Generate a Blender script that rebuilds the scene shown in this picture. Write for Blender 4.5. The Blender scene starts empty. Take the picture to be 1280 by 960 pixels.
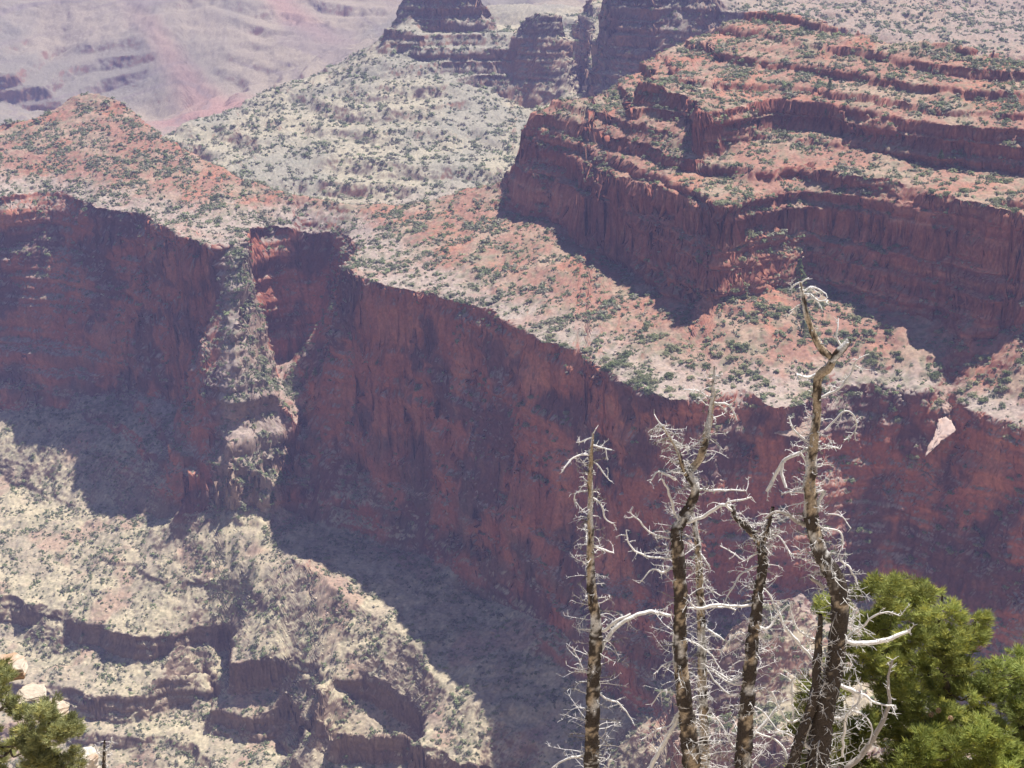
import bpy, math, random, time
import numpy as np
from mathutils import Vector
T0 = time.time()
R = math.radians
scn = bpy.context.scene
COL = scn.collection

# ------------------------------------------------------------------ camera, sky, sun, exposure
F_PX, PITCH = 2030.0, R(20.0)
cd = bpy.data.cameras.new('camera'); cam = bpy.data.objects.new('camera', cd); COL.objects.link(cam)
cd.sensor_width = 36.0; cd.lens = 36.0 * F_PX / 1280.0; cd.clip_start = 0.1; cd.clip_end = 60000
cam.location = (0, 0, 0); cam.rotation_euler = (R(90) - PITCH, 0, 0)
scn.camera = cam

SUN_AZ, SUN_EL = R(52.0), R(67.0)          # azimuth measured from +Y towards +X
w = bpy.data.worlds.new('World'); scn.world = w; w.use_nodes = True
nt = w.node_tree; bg = nt.nodes['Background']
sky = nt.nodes.new('ShaderNodeTexSky'); sky.sky_type = 'NISHITA'; sky.sun_disc = False
sky.sun_elevation = SUN_EL; sky.sun_rotation = SUN_AZ; sky.altitude = 2000
nt.links.new(sky.outputs[0], bg.inputs[0]); bg.inputs[1].default_value = 0.06
sd = bpy.data.lights.new('sun', 'SUN'); sun = bpy.data.objects.new('sun', sd); COL.objects.link(sun)
sd.energy = 4.9; sd.angle = R(0.5); sd.color = (1.0, 0.965, 0.93)
sun.rotation_euler = (R(90) - SUN_EL, 0, R(180) - SUN_AZ)
scn.view_settings.view_transform = 'Standard'; scn.view_settings.look = 'None'
scn.view_settings.exposure = 0.58; scn.view_settings.gamma = 1.0
cy = scn.cycles
cy.use_denoising = True; cy.max_bounces = 4; cy.diffuse_bounces = 2; cy.glossy_bounces = 1
cy.transmission_bounces = 2; cy.volume_bounces = 0; cy.transparent_max_bounces = 8
cy.use_adaptive_sampling = True; cy.adaptive_threshold = 0.02
scn.render.engine = 'CYCLES'

# ------------------------------------------------------------------ helpers
def tag(o, label=None, cat=None, group=None, kind=None):
    if label: o['label'] = label
    if cat: o['category'] = cat
    if group: o['group'] = group
    if kind: o['kind'] = kind
    return o

def link(name, me, mat=None, parent=None):
    o = bpy.data.objects.new(name, me); COL.objects.link(o)
    if mat is not None: me.materials.append(mat)
    if parent is not None: o.parent = parent
    return o

def mesh_np(name, V, Fc, col=None, smooth=True):
    """numpy verts (n,3), faces (m,k) of one size -> mesh; col: per-vertex rgb attribute 'tint'"""
    me = bpy.data.meshes.new(name)
    V = np.ascontiguousarray(V, np.float32); Fc = np.ascontiguousarray(Fc, np.int32)
    m, k = Fc.shape
    me.vertices.add(len(V)); me.vertices.foreach_set('co', V.ravel())
    me.loops.add(m * k); me.loops.foreach_set('vertex_index', Fc.ravel())
    me.polygons.add(m); me.polygons.foreach_set('loop_start', np.arange(0, m * k, k, dtype=np.int32))
    if not smooth: me.polygons.foreach_set('use_smooth', np.zeros(m, bool))
    else: me.polygons.foreach_set('use_smooth', np.ones(m, bool))
    if col is not None:
        a = me.attributes.new('tint', 'FLOAT_COLOR', 'POINT')
        c4 = np.ones((len(V), 4), np.float32); c4[:, :3] = col
        a.data.foreach_set('color', c4.ravel())
    me.update(calc_edges=True)
    return me

rng = np.random.default_rng(11)
_perm = rng.permutation(4096).astype(np.int32)
_g = rng.uniform(0, 2 * np.pi, 4096)
_gx = np.cos(_g).astype(np.float32); _gy = np.sin(_g).astype(np.float32)
def noise2(x, y, seed=0):
    x = np.asarray(x, np.float32) + np.float32(seed * 37.17); y = np.asarray(y, np.float32) + np.float32(seed * 91.31)
    xi = np.floor(x); yi = np.floor(y); fx = x - xi; fy = y - yi
    xi = xi.astype(np.int32); yi = yi.astype(np.int32)
    u = fx * fx * fx * (fx * (fx * 6 - 15) + 10); v = fy * fy * fy * (fy * (fy * 6 - 15) + 10)
    a0 = _perm[xi & 4095]; a1 = _perm[(xi + 1) & 4095]
    def g(a, yy, dx, dy):
        h = _perm[(a + yy) & 4095]
        return _gx[h] * dx + _gy[h] * dy
    n00 = g(a0, yi, fx, fy); n10 = g(a1, yi, fx - 1, fy)
    n01 = g(a0, yi + 1, fx, fy - 1); n11 = g(a1, yi + 1, fx - 1, fy - 1)
    a = n00 + u * (n10 - n00); b = n01 + u * (n11 - n01)
    return (a + v * (b - a)) * 1.5
def fbm(x, y, wl, octs=3, seed=0, gain=0.5):
    s = 0; amp = 1.0; f = 1.0 / wl
    for i in range(octs):
        s = s + amp * noise2(x * f, y * f, seed + i * 3 + 1); amp *= gain; f *= 2.03
    return s
def sstep(a, b, x):
    t = np.clip((x - a) / (b - a), 0, 1); return t * t * (3 - 2 * t)

SP, CP = math.sin(PITCH), math.cos(PITCH)
def ray(px, py):
    a = (px - 640.0) / F_PX; b = (480.0 - py) / F_PX
    return a, CP + b * SP, -SP + b * CP
def at_y(px, py, y):                 # the point at forward distance y in the direction of a pixel
    a, d, e = ray(px, py); s = y / d
    return np.array((a * s, y, e * s))
def at_z(px, py, z):                 # the same for a level z (the strata lie level)
    a, d, e = ray(px, py); s = z / e
    return np.array((a * s, d * s, z))

# ------------------------------------------------------------------ landform: survey lines, then a smooth surface through them
U0, U1, Y0, Y1 = -0.47, 0.56, 850.0, 9000.0
NU, NV = 820, 1440
LV0, LV1 = math.log(Y0), math.log(Y1)
fixS = np.zeros((NV, NU), np.float64); fixN = np.zeros((NV, NU), np.float64)
def line(pts):
    W = []
    for p in pts:
        if p[2] < 0: w3 = at_z(*p)
        else: w3 = at_y(*p)
        W.append((w3[0] / w3[1], math.log(w3[1]), w3[2]))
    raw(W)
def raw(W):
    for (a, b) in zip(W[:-1], W[1:]):
        a = np.array(a); b = np.array(b)
        n = int(max(abs(b[0] - a[0]) / (U1 - U0) * NU, abs(b[1] - a[1]) / (LV1 - LV0) * NV) * 1.5) + 2
        P = a + (b - a) * np.linspace(0, 1, n)[:, None]
        iu = np.round((P[:, 0] - U0) / (U1 - U0) * (NU - 1)).astype(int)
        iv = np.round((P[:, 1] - LV0) / (LV1 - LV0) * (NV - 1)).astype(int)
        ok = (iu >= 0) & (iu < NU) & (iv >= 0) & (iv < NV)
        np.add.at(fixS, (iv[ok], iu[ok]), P[ok, 2]); np.add.at(fixN, (iv[ok], iu[ok]), 1)
def flat(pts):                       # (px, y, z): hidden ground, px only gives the bearing
    W = []
    for px, y, z in pts:
        W.append(((px - 640.0) / F_PX / CP * 1.0, math.log(y), z))
    raw(W)
HAZE_D, HAZE_C = 0.95e-4, (0.53, 0.53, 0.97, 1)
# rim of the great red cliff
RIM = [(-400,235,-500),(-150,238,-500),(-60,242,-500),(0,246,-500),(40,240,-500),(72,237,-500),(100,250,-500),(140,262,-500),(190,275,-500),
       (235,300,-500),(262,306,-500),(292,300,-500),(312,285,-500)]
line(RIM)
line([(312,285,-500),(345,282,-508),(380,287,-512),(420,291,-511),(448,300,-503),(452,308,-500),(438,318,-500),(432,332,-500),
      (445,345,-500),(500,362,-500),(560,374,-500),(600,385,-500),(640,405,-500),(690,432,-500),(722,440,-500),(745,455,-500),
      (790,480,-500),(830,497,-500),(880,498,-500),(925,488,-500),(965,508,-500),(1000,505,-500),(1040,480,-500),(1100,482,-500),(1160,488,-500),
      (1185,478,-500),(1212,512,-500),(1240,520,-500),(1280,530,-500),(1380,555,-500),(1600,590,-500)])
# left cliff: foot of the sheer part, foot of the talus
line([(-400,500,2150),(-150,505,2080),(0,515,2035),(80,500,2015),(150,488,1985),(215,498,1905),(240,515,1855)])
line([(-400,600,1990),(-150,600,1970),(0,592,1950),(60,630,1860),(150,632,1815),(215,650,1742),(262,650,1705),(335,652,1690)])
# spur stepping down beside the gully
line([(303,308,1868),(300,350,1838),(298,400,1803),(290,470,1772),(292,525,1748),(292,588,1696),(288,640,1691)])
line([(240,420,1860),(232,520,1800),(222,590,1735),(215,648,1742)])
line([(262,395,1848),(240,420,1860)])
line([(262,330,1868),(268,380,1835),(256,440,1800),(246,500,1775)])
line([(318,470,1785),(372,510,1765),(378,560,1730),(374,596,1712)])
line([(232,588,1712),(292,590,1696),(350,596,1696),(374,596,1706)])
line([(225,640,1708),(288,642,1691),(335,634,1690)])
# gully: foot of the back wall, floor, edge of the great wall
line([(318,400,1900),(345,440,1932),(375,448,1940),(408,430,1930)])
line([(320,470,1840),(345,478,1860),(372,484,1862)])
line([(345,440,1932),(352,480,1862),(366,500,1840),(388,545,1792),(375,590,1762),(360,612,1722),(345,650,1688),(312,700,-797),(318,750,-828)])
line([(432,335,1752),(418,400,1746),(402,480,1738),(388,560,1728),(376,600,1722),(358,645,1696)])
# great wall: break of the sheer part, foot
line([(402,560,1722),(450,590,1700),(560,612,1602),(650,650,1488),(750,705,1385),(830,720,1300),(950,722,1298),(1100,740,1310),(1280,760,1222),(1450,800,1200)])
line([(358,645,1696),(430,668,1668),(510,690,1622),(575,712,1562),(600,748,1532),(700,782,1400),(780,808,1312),(900,852,1240),(1000,862,1235),(1280,900,1180),(1500,940,1120)])
# lower slopes
line([(-400,760,-872),(-100,745,-872),(20,752,-870),(60,762,-870),(130,788,-870),(185,800,-870),(250,790,-870),(285,788,-869),(296,800,-862),(290,822,-864),(350,822,-857),(385,835,-854),
      (412,862,-850),(400,890,-849),(425,912,-848),(500,915,-847),(530,938,-847),(590,955,-846),(640,990,-846),(700,1040,-850),(900,1100,-850)])
line([(-400,790,-900),(-100,785,-900),(20,790,-897),(60,805,-898),(130,835,-898),(185,846,-898),(250,836,-898),(278,832,-898),(278,845,-896),(285,852,-892),(340,855,-886),(372,868,-883),
      (390,900,-878),(384,918,-878),(418,944,-876),(500,950,-875),(530,972,-875),(640,1010,-875)])
line([(-200,850,-916),(-50,850,-916),(60,862,-916),(110,876,-916),(180,878,-916),(225,856,-916),(255,848,-916),(270,860,-918),(265,885,-918),(310,902,-916),(360,898,-916),(375,915,-918),(385,945,-920),(500,975,-916)])
line([(-200,880,-936),(60,890,-936),(110,898,-936),(180,902,-936),(235,884,-936),(252,900,-936),(300,926,-936),(350,922,-936),(366,945,-936),(400,975,-936)])
line([(-200,985,-970),(200,985,-970),(235,955,-955),(262,900,-938)])
flat([(-400,1150,-980),(200,1180,-975),(640,1120,-940),(900,1080,-830),(1100,1050,-760),(1280,1000,-720),(1600,960,-700)])
flat([(-500,860,-700),(1700,860,-660)])
line([(375,695,-786),(410,725,-790),(450,755,-799),(495,790,-807),(545,850,-818),(610,890,-818),(680,930,-820),(760,960,-820)])
line([(600,790,-800),(700,840,-790),(800,900,-790)])
# small bluff standing before the wall, seen through the dead trees
line([(985,736,1195),(1030,790,1185),(1100,850,1160),(1180,900,1140)])
line([(985,736,1195),(940,768,1180),(890,818,1155),(850,868,1125)])
line([(850,900,1100),(960,890,1105),(1060,930,1080)])
line([(845,915,1092),(960,908,1095),(1060,950,1070)])
# bench above the rim, foot of the upper cliffs
line([(622,262,1885),(690,276,1790),(760,326,1685),(830,370,1552),(885,388,1478),(905,374,1482),(960,364,1505),(995,352,1532),(1010,345,1540),(1035,368,1515),(1120,392,1460),
      (1170,402,1442),(1210,430,1392),(1280,418,1402),(1400,440,1330),(1600,470,1290)])
line([(640,205,1895),(690,218,1805),(760,216,1690),(830,230,1606),(880,244,1540),(905,252,1500),(950,232,1548),(998,206,1600),(1008,206,1602),(1060,222,1548),(1120,236,1500),(1180,246,1468),(1280,266,1405),(1400,285,1360),(1600,310,1310)])
# second cliff of the promontory
line([(800,98,1760),(838,108,1735),(862,122,1705),(880,141,1642),(915,136,1665),(950,122,1715),(1030,126,1690),(1100,145,1612),(1150,152,1590),(1200,156,1570),(1280,166,1530),(1400,182,1480),(1600,200,1430)])
line([(800,118,1750),(840,135,1722),(862,158,1680),(880,198,1632),(895,200,1630),(915,180,1652),(960,165,1698),(1030,158,1680),(1100,190,1598),(1150,202,1575),(1200,208,1555),(1280,216,1516),(1400,236,1466),(1600,255,1416)])
# crest of the promontory
line([(640,202,1900),(662,150,1880),(700,120,1885),(745,120,1895),(780,92,1930),(805,72,1950),(870,45,2000),(920,24,2010),(945,12,2000),(990,18,1960),(1060,38,1850),(1170,52,1750),(1280,68,1680),(1400,82,1620),(1600,100,1560)])
line([(662,150,1880),(700,135,1850),(740,150,1800)])
# crest of the left mesa and the saddle
line([(-400,150,2400),(-100,158,2380),(0,160,2360),(60,140,2390),(88,122,2410),(120,118,2405),(150,126,2370),(185,158,2280),(240,195,2180),(300,222,2100),(350,240,2040),(400,250,2000),(450,256,1985),(500,256,1978),(560,246,1960),(622,226,1930),(640,205,1900)])
# hidden valley behind
flat([(-400,2950,-780),(50,2850,-740),(200,2600,-660),(300,2420,-640),(400,2330,-620),(550,2230,-610),(700,2180,-600),(850,2300,-620),(1000,2280,-620),(1280,2150,-600),(1700,2050,-600)])
# far tan slope: foot, crest, cliffs
line([(230,215,2560),(300,238,2520),(450,262,2420),(560,250,2400),(640,215,2450),(700,180,2500)])
line([(190,165,2790),(230,152,2860),(300,130,2950),(370,98,3030),(430,70,3060),(487,44,3035)])
line([(484,54,2995),(520,70,2970),(575,84,2950),(600,108,2925),(640,134,2890),(665,142,2878),(690,132,2870),(712,122,2860)])
line([(486,32,3015),(510,38,3000),(560,60,2985),(600,66,2975),(640,60,2960),(655,24,2965),(676,12,2960),(698,14,2960),(704,50,2950),(714,112,2880)])
line([(500,16,3060),(530,28,3050),(570,34,3045),(604,28,3050)])
line([(505,-18,3080),(560,-25,3075),(600,-5,3065),(608,20,3080)])
line([(620,35,3150),(660,30,3200),(700,60,3150),(725,110,3000),(735,150,2850)])
line([(600,10,3600),(680,5,3650),(745,10,3500),(745,60,3200)])
flat([(150,3300,-760),(300,3450,-760),(420,3600,-720),(480,3600,-690),(560,3400,-600)])
# far dark wall behind the promontory
line([(758,-25,2760),(850,-20,2740),(905,0,2700),(1000,22,2600),(1060,38,2520),(1150,50,2480),(1280,62,2420),(1450,80,2350),(1650,95,2300)])
line([(738,190,2640),(760,200,2620),(850,190,2600),(1000,160,2480),(1280,170,2300),(1650,190,2180)])
line([(738,186,2660),(745,90,2740),(758,-20,2780)])
line([(730,180,2700),(735,90,2900),(745,-30,3200)])
line([(905,-60,3200),(1060,-30,3100),(1280,-15,3050),(1650,0,2950)])
flat([(700,5200,-560),(1100,5000,-520),(1700,5000,-500)])
# farthest slopes, upper left
line([(-300,150,4380),(0,138,4400),(60,152,4360),(110,160,4330)])
line([(-300,100,4430),(0,98,4440),(40,108,4430),(72,128,4400)])
line([(190,160,4300),(330,112,4390),(420,70,4480),(490,35,4570)])
line([(150,120,4450),(250,95,4520),(330,62,4610),(420,20,4760)])
line([(-300,40,4760),(0,45,4740),(100,50,4720),(190,40,4740)])
line([(-300,-5,4990),(0,-5,4990),(120,-10,5010),(215,-8,5010),(232,42,4730),(262,-8,5010),(360,-12,4990),(480,-20,4960),(600,-30,4950)])
line([(228,42,4715),(222,90,4550)])
flat([(-500,8800,-700),(600,8800,-700),(1700,8800,-600)])

def solve():
    lv = []; S, N = fixS, fixN
    while True:
        lv.append((S, N))
        if min(S.shape) <= 12: break
        h, ww = S.shape; h2, w2 = (h + 1) // 2, (ww + 1) // 2
        P = np.zeros((h2 * 2, w2 * 2)); Q = P.copy(); P[:h, :ww] = S; Q[:h, :ww] = N
        S = P.reshape(h2, 2, w2, 2).sum((1, 3)); N = Q.reshape(h2, 2, w2, 2).sum((1, 3))
    H = None
    for i, (S, N) in enumerate(lv[::-1]):
        m = N > 0; val = np.where(m, S / np.maximum(N, 1e-9), 0).astype(np.float32)
        if H is None: H = np.full(S.shape, float(S.sum() / N.sum()), np.float32); it = 400
        else:
            H = np.repeat(np.repeat(H, 2, 0), 2, 1)[:S.shape[0], :S.shape[1]]; it = 160 if min(S.shape) < 500 else 70
        H = np.where(m, val, H)
        for k in range(it):
            P = np.pad(H, 1, mode='edge')
            G = 0.25 * (P[:-2, 1:-1] + P[2:, 1:-1] + P[1:-1, :-2] + P[1:-1, 2:])
            H = np.where(m, val, G)
    return H
H0 = solve()
print('solve', time.time() - T0)
def base_h(x, y):
    fu = np.clip((x / y - U0) / (U1 - U0) * (NU - 1), 0, NU - 1.001)
    fv = np.clip((np.log(y) - LV0) / (LV1 - LV0) * (NV - 1), 0, NV - 1.001)
    iu = fu.astype(np.int32); iv = fv.astype(np.int32); fu = (fu - iu).astype(np.float32); fv = (fv - iv).astype(np.float32)
    Hf = H0.ravel(); k = iv * NU + iu
    a = Hf[k]; b = Hf[k + 1]; c = Hf[k + NU]; d = Hf[k + NU + 1]
    return (a + fu * (b - a)) * (1 - fv) + (c + fu * (d - c)) * fv

def knots(levels, lo, hi, e=0.16):
    zi, zo = [hi], [hi]; L = sorted(levels, reverse=True)
    for i, (zt, zb) in enumerate(L):
        nxt = L[i + 1][0] if i + 1 < len(L) else lo
        zi += [zt, zt - e * (zt - nxt)]; zo += [zt, zb]
    zi.append(lo); zo.append(lo)
    return np.array(zi[::-1]), np.array(zo[::-1])
K_UP = knots([(-249,-258),(-263,-273),(-278,-288),(-293,-300),(-303,-316),(-319,-330),(-335,-342),(-350,-362),(-367,-376),(-380,-408),(-413,-424),(-429,-445),(-458,-461),(-474,-477),(-488,-491)], -500, -230, .10)
K_LO = knots([(-806,-808),(-833,-838),(-853,-855),(-869,-897),(-915,-934),(-945,-957)], -985, -780, .09)
K_WALL = knots([(-504,-512),(-516,-640),(-645,-690),(-700,-720),(-728,-745),(-752,-770)], -780, -500, .22)
def joints(v, k=3.0):                # angular, stepped version of a smooth noise: blocks split along joints
    q = v * k; f = np.floor(q); return (f + sstep(.38, .62, q - f)) / k
def height(x, y):
    w1 = fbm(x, y, 95, 2, 1); w2 = fbm(x, y, 95, 2, 40)
    w3 = fbm(x, y, 26, 3, 7, .6); w4 = fbm(x, y, 26, 3, 50, .6)
    j1 = joints(noise2(x / 21 + .3 * w3, y / 21, 61)); j2 = joints(noise2(x / 21, y / 21 + .3 * w3, 62))
    j3 = joints(noise2(x / 8, y / 8, 63), 2.0); j4 = joints(noise2(x / 8, y / 8, 64), 2.0)
    b0 = base_h(x, y)
    wl_ = sstep(-480, -510, b0) * sstep(-800, -770, b0) * (y < 2300)
    spur = sstep(45, 20, np.abs(x + 300 + .0 * y)) * sstep(1660, 1690, y) * sstep(1880, 1850, y)
    lo_ = sstep(-770, -800, b0); ja = 4.2 - .8 * wl_ - .9 * lo_; jb = 1.7 - .5 * lo_
    xx = x + 8 * w1 + (3.5 - 2.0 * wl_ - 1.0 * lo_) * w3 + ja * j1 + jb * j3
    yy = y + 8 * w2 + (4.0 - 2.5 * wl_ - 1.5 * lo_) * w4 + ja * j2 + jb * j4
    z = base_h(xx, yy)
    up = (y < 2450) & (z > -500)
    lo = (z < -780) & (y < 2400)
    wall = (y < 2300) & ~up & ~lo
    rg = 1 - np.abs(fbm(x, y, 90, 3, 21))
    z = z - np.where(lo, 5.5 * (rg - .6) * sstep(-780, -800, z), 0) + 2.2 * fbm(x, y, 34, 3, 30) * sstep(0, 1, np.where(up | lo | (y > 2300), 1., 0.3))
    z = z + spur * wall * (7 * fbm(x, y, 26, 3, 71) + 5 * (.6 - np.abs(noise2(x / 15, y / 15, 72))))
    far = y > 2350; ff_ = sstep(3500, 4200, y)
    z = z + np.where(far, 9 * (1 - ff_) * fbm(x, y, 210, 4, 60, .55) + ff_ * (18 * fbm(x, y, 900, 3, 63, .5) + 10 * fbm(x, y, 160, 3, 68, .6) + 55 * (.5 - np.abs(fbm(x + .5 * y, y * .55, 900, 3, 66)))), 0)
    n = 3.5 * noise2(x / 130, y / 130, 5) + 0.5 * w3
    zu = np.interp(z + n, *K_UP) - n; sh_ = -21 * sstep(-290, -200, x); zl = np.interp(z + n + sh_, *K_LO) - n - sh_; zw = np.interp(z + n, *K_WALL) - n
    m = sstep(-.5, .1, fbm(x, y, 75, 2, 77))
    zu = z + (1 - .85 * sstep(-300, -420, x)) * (zu - z) * np.where(z > -455, np.clip(.4 + .8 * m, 0, 1), .6 * m)
    zl = z + (zl - z) * np.clip(.3 + .8 * m, 0, 1) * np.where(z + sh_ > -862, np.where(x > -300, .25, .8), 1.)
    zz = np.where(up, zu, np.where(lo, zl, np.where(wall, z + (zw - z) * (.15 + .6 * m * sstep(-650, -690, z)), z)))
    # far strata
    per = np.where(y > 3500, 42., 22.)
    q = (z + 8 * noise2(x / 300, y / 300, 9) + np.where(y > 3500, .16 * np.abs(x + 900) + 26 * noise2(x / 420, y / 420, 19), 0)) / per; fr = q - np.floor(q)
    st = (np.clip((fr - .62) / .38, 0, 1) * 1.0 - fr) * per
    mf = np.where(y > 3500, sstep(-.15, .5, fbm(x, y, 380, 3, 88)) * .8, sstep(-.25, .15, fbm(x, y, 220, 3, 89))) * .85
    zz = np.where(far & ~((y < 2450) & (z > -500)), z + st * mf, zz)
    return zz

# ------------------------------------------------------------------ terrain sheet: fan of columns, samples placed where the ground is steep
NC, NF, NR = 1180, 3800, 1180
cu = np.linspace(-0.44, 0.53, NC)
fv = np.linspace(LV0, LV1, NF); fy = np.exp(fv).astype(np.float32)
Hf = np.empty((NC, NF), np.float32)
for s in range(0, NC, 118):
    e = min(NC, s + 118)
    yy = np.broadcast_to(fy, (e - s, NF)); xx = cu[s:e, None].astype(np.float32) * yy
    Hf[s:e] = height(xx, yy)
print('height', time.time() - T0)
ang = Hf / fy
run = np.maximum.accumulate(ang, 1)
dA = np.abs(np.diff(ang, axis=1)); vis = ang[:, 1:] >= run[:, 1:] - 0.004
infr = (ang[:, 1:] > -.70) & (ang[:, 1:] < -.10)
met = dA * np.where(vis & infr, 1.0, .12) * 2030 + np.diff(fv)[None] * 120
ker = np.exp(-np.linspace(-2, 2, 17) ** 2); ker /= ker.sum()
cs = np.zeros_like(met)
P = np.pad(met, ((8, 8), (0, 0)), mode='edge')
for i, kk in enumerate(ker): cs += kk * P[i:i + NC]
P = np.pad(cs, ((0, 0), (6, 6)), mode='edge'); cs = sum(P[:, i:i + NF - 1] for i in range(13)) / 13
cum = np.concatenate([np.zeros((NC, 1)), np.cumsum(cs, 1)], 1)
GY = np.empty((NC, NR), np.float32); GZ = np.empty((NC, NR), np.float32); GV = np.empty((NC, NR), bool)
visf = np.concatenate([vis[:, :1], vis], 1).astype(np.float32)
for i in range(NC):
    t = np.linspace(0, cum[i, -1], NR)
    lv = np.interp(t, cum[i], fv); GY[i] = np.exp(lv)
    GZ[i] = np.interp(lv, fv, Hf[i]); GV[i] = np.interp(lv, fv, visf[i]) > .3
GX = (cu[:, None] * GY).astype(np.float32)
P3 = np.stack([GX, GY, GZ], -1)
def normals(P):
    a = np.gradient(P, axis=0); b = np.gradient(P, axis=1)
    n = np.cross(a, b); l = np.linalg.norm(n, axis=-1, keepdims=True)
    return n / np.maximum(l, 1e-6), l[..., 0]
N3, A3 = normals(P3)
if N3[..., 2].mean() < 0: N3 = -N3
steep = 1 - np.clip(N3[..., 2], 0, 1)
# undercuts, bedding and blocks on the faces
X, Y, Z = GX, GY, GZ
sc = np.minimum(Y / 1600, 2)
ax = X * .7 - Y * .7
zb = Z + 2.5 * noise2(ax / 90, Z / 90, 17)
bed = joints(noise2(zb / 7.0, ax / 260, 3)) * np.where(Z > -500, 7.0, 3.2) + joints(noise2(zb / 2.6, ax / 90, 4), 2) * np.where(Z > -500, 1.8, .8)
blk = (joints(noise2(ax / 14, Z / 14, 12), 3) * 2.4 + joints(noise2(ax / 5, Z / 5, 13), 2) * .8 + noise2(ax / 40, Z / 50, 14) * 5 + joints(noise2(ax / 34, Z / 26, 18), 4) * 4.0) * np.where(Z > -500, .5, np.where(Z < -775, .45, 1.0))
k = sstep(.35, .75, steep)
hn = N3[..., :2] / np.maximum(np.linalg.norm(N3[..., :2], axis=-1, keepdims=True), 1e-3)
dsp = (k * (bed + blk) * sc).astype(np.float32)
P3[..., 0] += hn[..., 0] * dsp; P3[..., 1] += hn[..., 1] * dsp
rough = (1 - k) * (.9 * noise2(X / 4.5, Y / 4.5, 15) + .5 * noise2(X / 2.0, Y / 2.0, 16)) * sc
P3[..., 2] += rough
N3, A3 = normals(P3)
if N3[..., 2].mean() < 0: N3 = -N3
steep = 1 - np.clip(N3[..., 2], 0, 1)
print('grid', time.time() - T0, Hf.min(), Hf.max())

# ------------------------------------------------------------------ rock and soil colours (by formation; low ledge cliffs darkened to paint in their shade)
def mix(a, b, t): return a + (b - a) * t[..., None]
C = lambda *c: np.array(c, np.float32)
n1 = fbm(X, Y, 60, 3, 101); n2 = fbm(X, Y, 14, 3, 111); n3 = noise2(X / 4, Y / 4, 121)
soil_up = mix(C(.34,.185,.13), C(.38,.27,.19), sstep(-.3, .5, n1 + .4 * n2))
soil_up = mix(soil_up, C(.42,.35,.29), sstep(-482, -498, Z + 6 * n2) * .8)
soil_up = mix(soil_up, C(.40,.175,.11), sstep(.15, .6, fbm(X, Y, 80, 3, 131) + .25 * n2) * np.where(Z > -490, .75, .3))
soil_lo = mix(C(.52,.44,.29), C(.44,.36,.25), sstep(-.3, .5, n1 + .5 * n2))
soil_lo = mix(soil_lo, C(.40,.24,.18), sstep(.25, .6, fbm(X, Y, 70, 3, 141)) * .6)
soil_lo = mix(soil_lo, C(.30,.27,.20), sstep(.1, .7, n2) * .4)
fr = sstep(2350, 2500, Y)
soil_f = mix(C(.43,.375,.26), C(.34,.31,.235), sstep(-.4, .5, fbm(X, Y, 180, 4, 151)))
ff = sstep(3400, 4200, Y)
soil_g = mix(C(.37,.30,.21), C(.27,.235,.175), sstep(-.3, .4, fbm(X, Y, 700, 4, 161)))
soil_g = mix(soil_g, C(.42,.19,.16), sstep(.0, .5, noise2((X * .85 + Y * .5) / 260, (X * .5 - Y * .85) / 1500, 171)) * .8 * sstep(-.25, -.2, X / Y) * sstep(-.05, -.11, X / Y))
soil = mix(soil_up, soil_lo, sstep(-700, -780, Z)); 
scrub = sstep(.05, .55, fbm(X, Y, 9, 3, 181) + .5 * fbm(X, Y, 60, 2, 182))
soil = mix(soil, C(.205,.20,.125), scrub * np.where(Z < -770, .4, .6))
soil_f = mix(soil_f, C(.36,.235,.185), sstep(100, 500, X) * .6)
soil_g = mix(soil_g, C(.24,.19,.165), sstep(.25, .6, noise2((Z + .16 * np.abs(X + 900)) / 15 + 1.2 * fbm(X, Y, 300, 2, 191), X / 500, 192)) * .5)
soil = mix(mix(soil, mix(soil_f, C(.22,.22,.16), scrub * .45), fr), soil_g, ff)
SPM = sstep(48, 25, np.abs(X + 302)) * (Y < 1885) * (Y > 1600)
# cliffs: red with dark varnish drapes and pale streaks
al = (X * .77 - Y * .64)
v1 = .9 * noise2(al / 38, Z / 44, 201) + .22 * noise2(al / 5.5, Z / 42, 202) + 1.6 * noise2(al / 85, Z / 60, 203) + .5 * noise2(al / 13, Z / 11, 213) + .15 * noise2(al / 2.2, Z / 22, 206)
bedc = noise2(Z / 3.2 + .6 * n1, al / 220, 204) + .6 * noise2(Z / 1.3, al / 90, 205)
rk = mix(C(.39,.14,.085), C(.52,.22,.135), sstep(-.2, .9, noise2(al / 30, Z / 70, 207) + .4 * bedc))
rk = mix(rk, C(.115,.06,.06), sstep(.0, .55, v1) * .85)
rk = mix(rk, C(.15,.11,.09), sstep(-600, -760, Z + 40 * n1) * sstep(-.3, .5, noise2(al / 50, Z / 26, 208)) * .75)
rk = mix(rk, C(.42,.25,.17), sstep(.8, 1.3, noise2(al / 9, Z / 40, 209) * 1.5 + .3) * .25)
bd2 = noise2(zb / 4.5, ax / 300, 221) + .7 * noise2(zb / 1.7, ax / 120, 222)
rk_up = mix(C(.27,.09,.06), C(.43,.19,.125), sstep(-.5, .6, bd2)); rk_up = mix(rk_up, C(.46,.31,.22), sstep(.45, .9, bd2) * .55); rk_up = mix(rk_up, C(.13,.06,.055), sstep(.15, .9, v1) * .5)
rk_lo = mix(C(.25,.18,.13), C(.18,.12,.09), sstep(-.4, .5, bedc + .3 * v1))  # lower ledge rock kept dark, shade of the risers put into its colour
rk_f = mix(C(.30,.17,.11), C(.20,.14,.11), sstep(-.3, .6, v1 + .5 * bedc))
rk = mix(rk, mix(C(.38,.28,.21), C(.26,.19,.14), sstep(-.3, .5, v1)), SPM * .75)
rock = mix(mix(rk_up, rk, sstep(-496, -503, Z)), rk_lo, sstep(-778, -795, Z)); rock = mix(rock, rk_f, fr)
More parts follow.
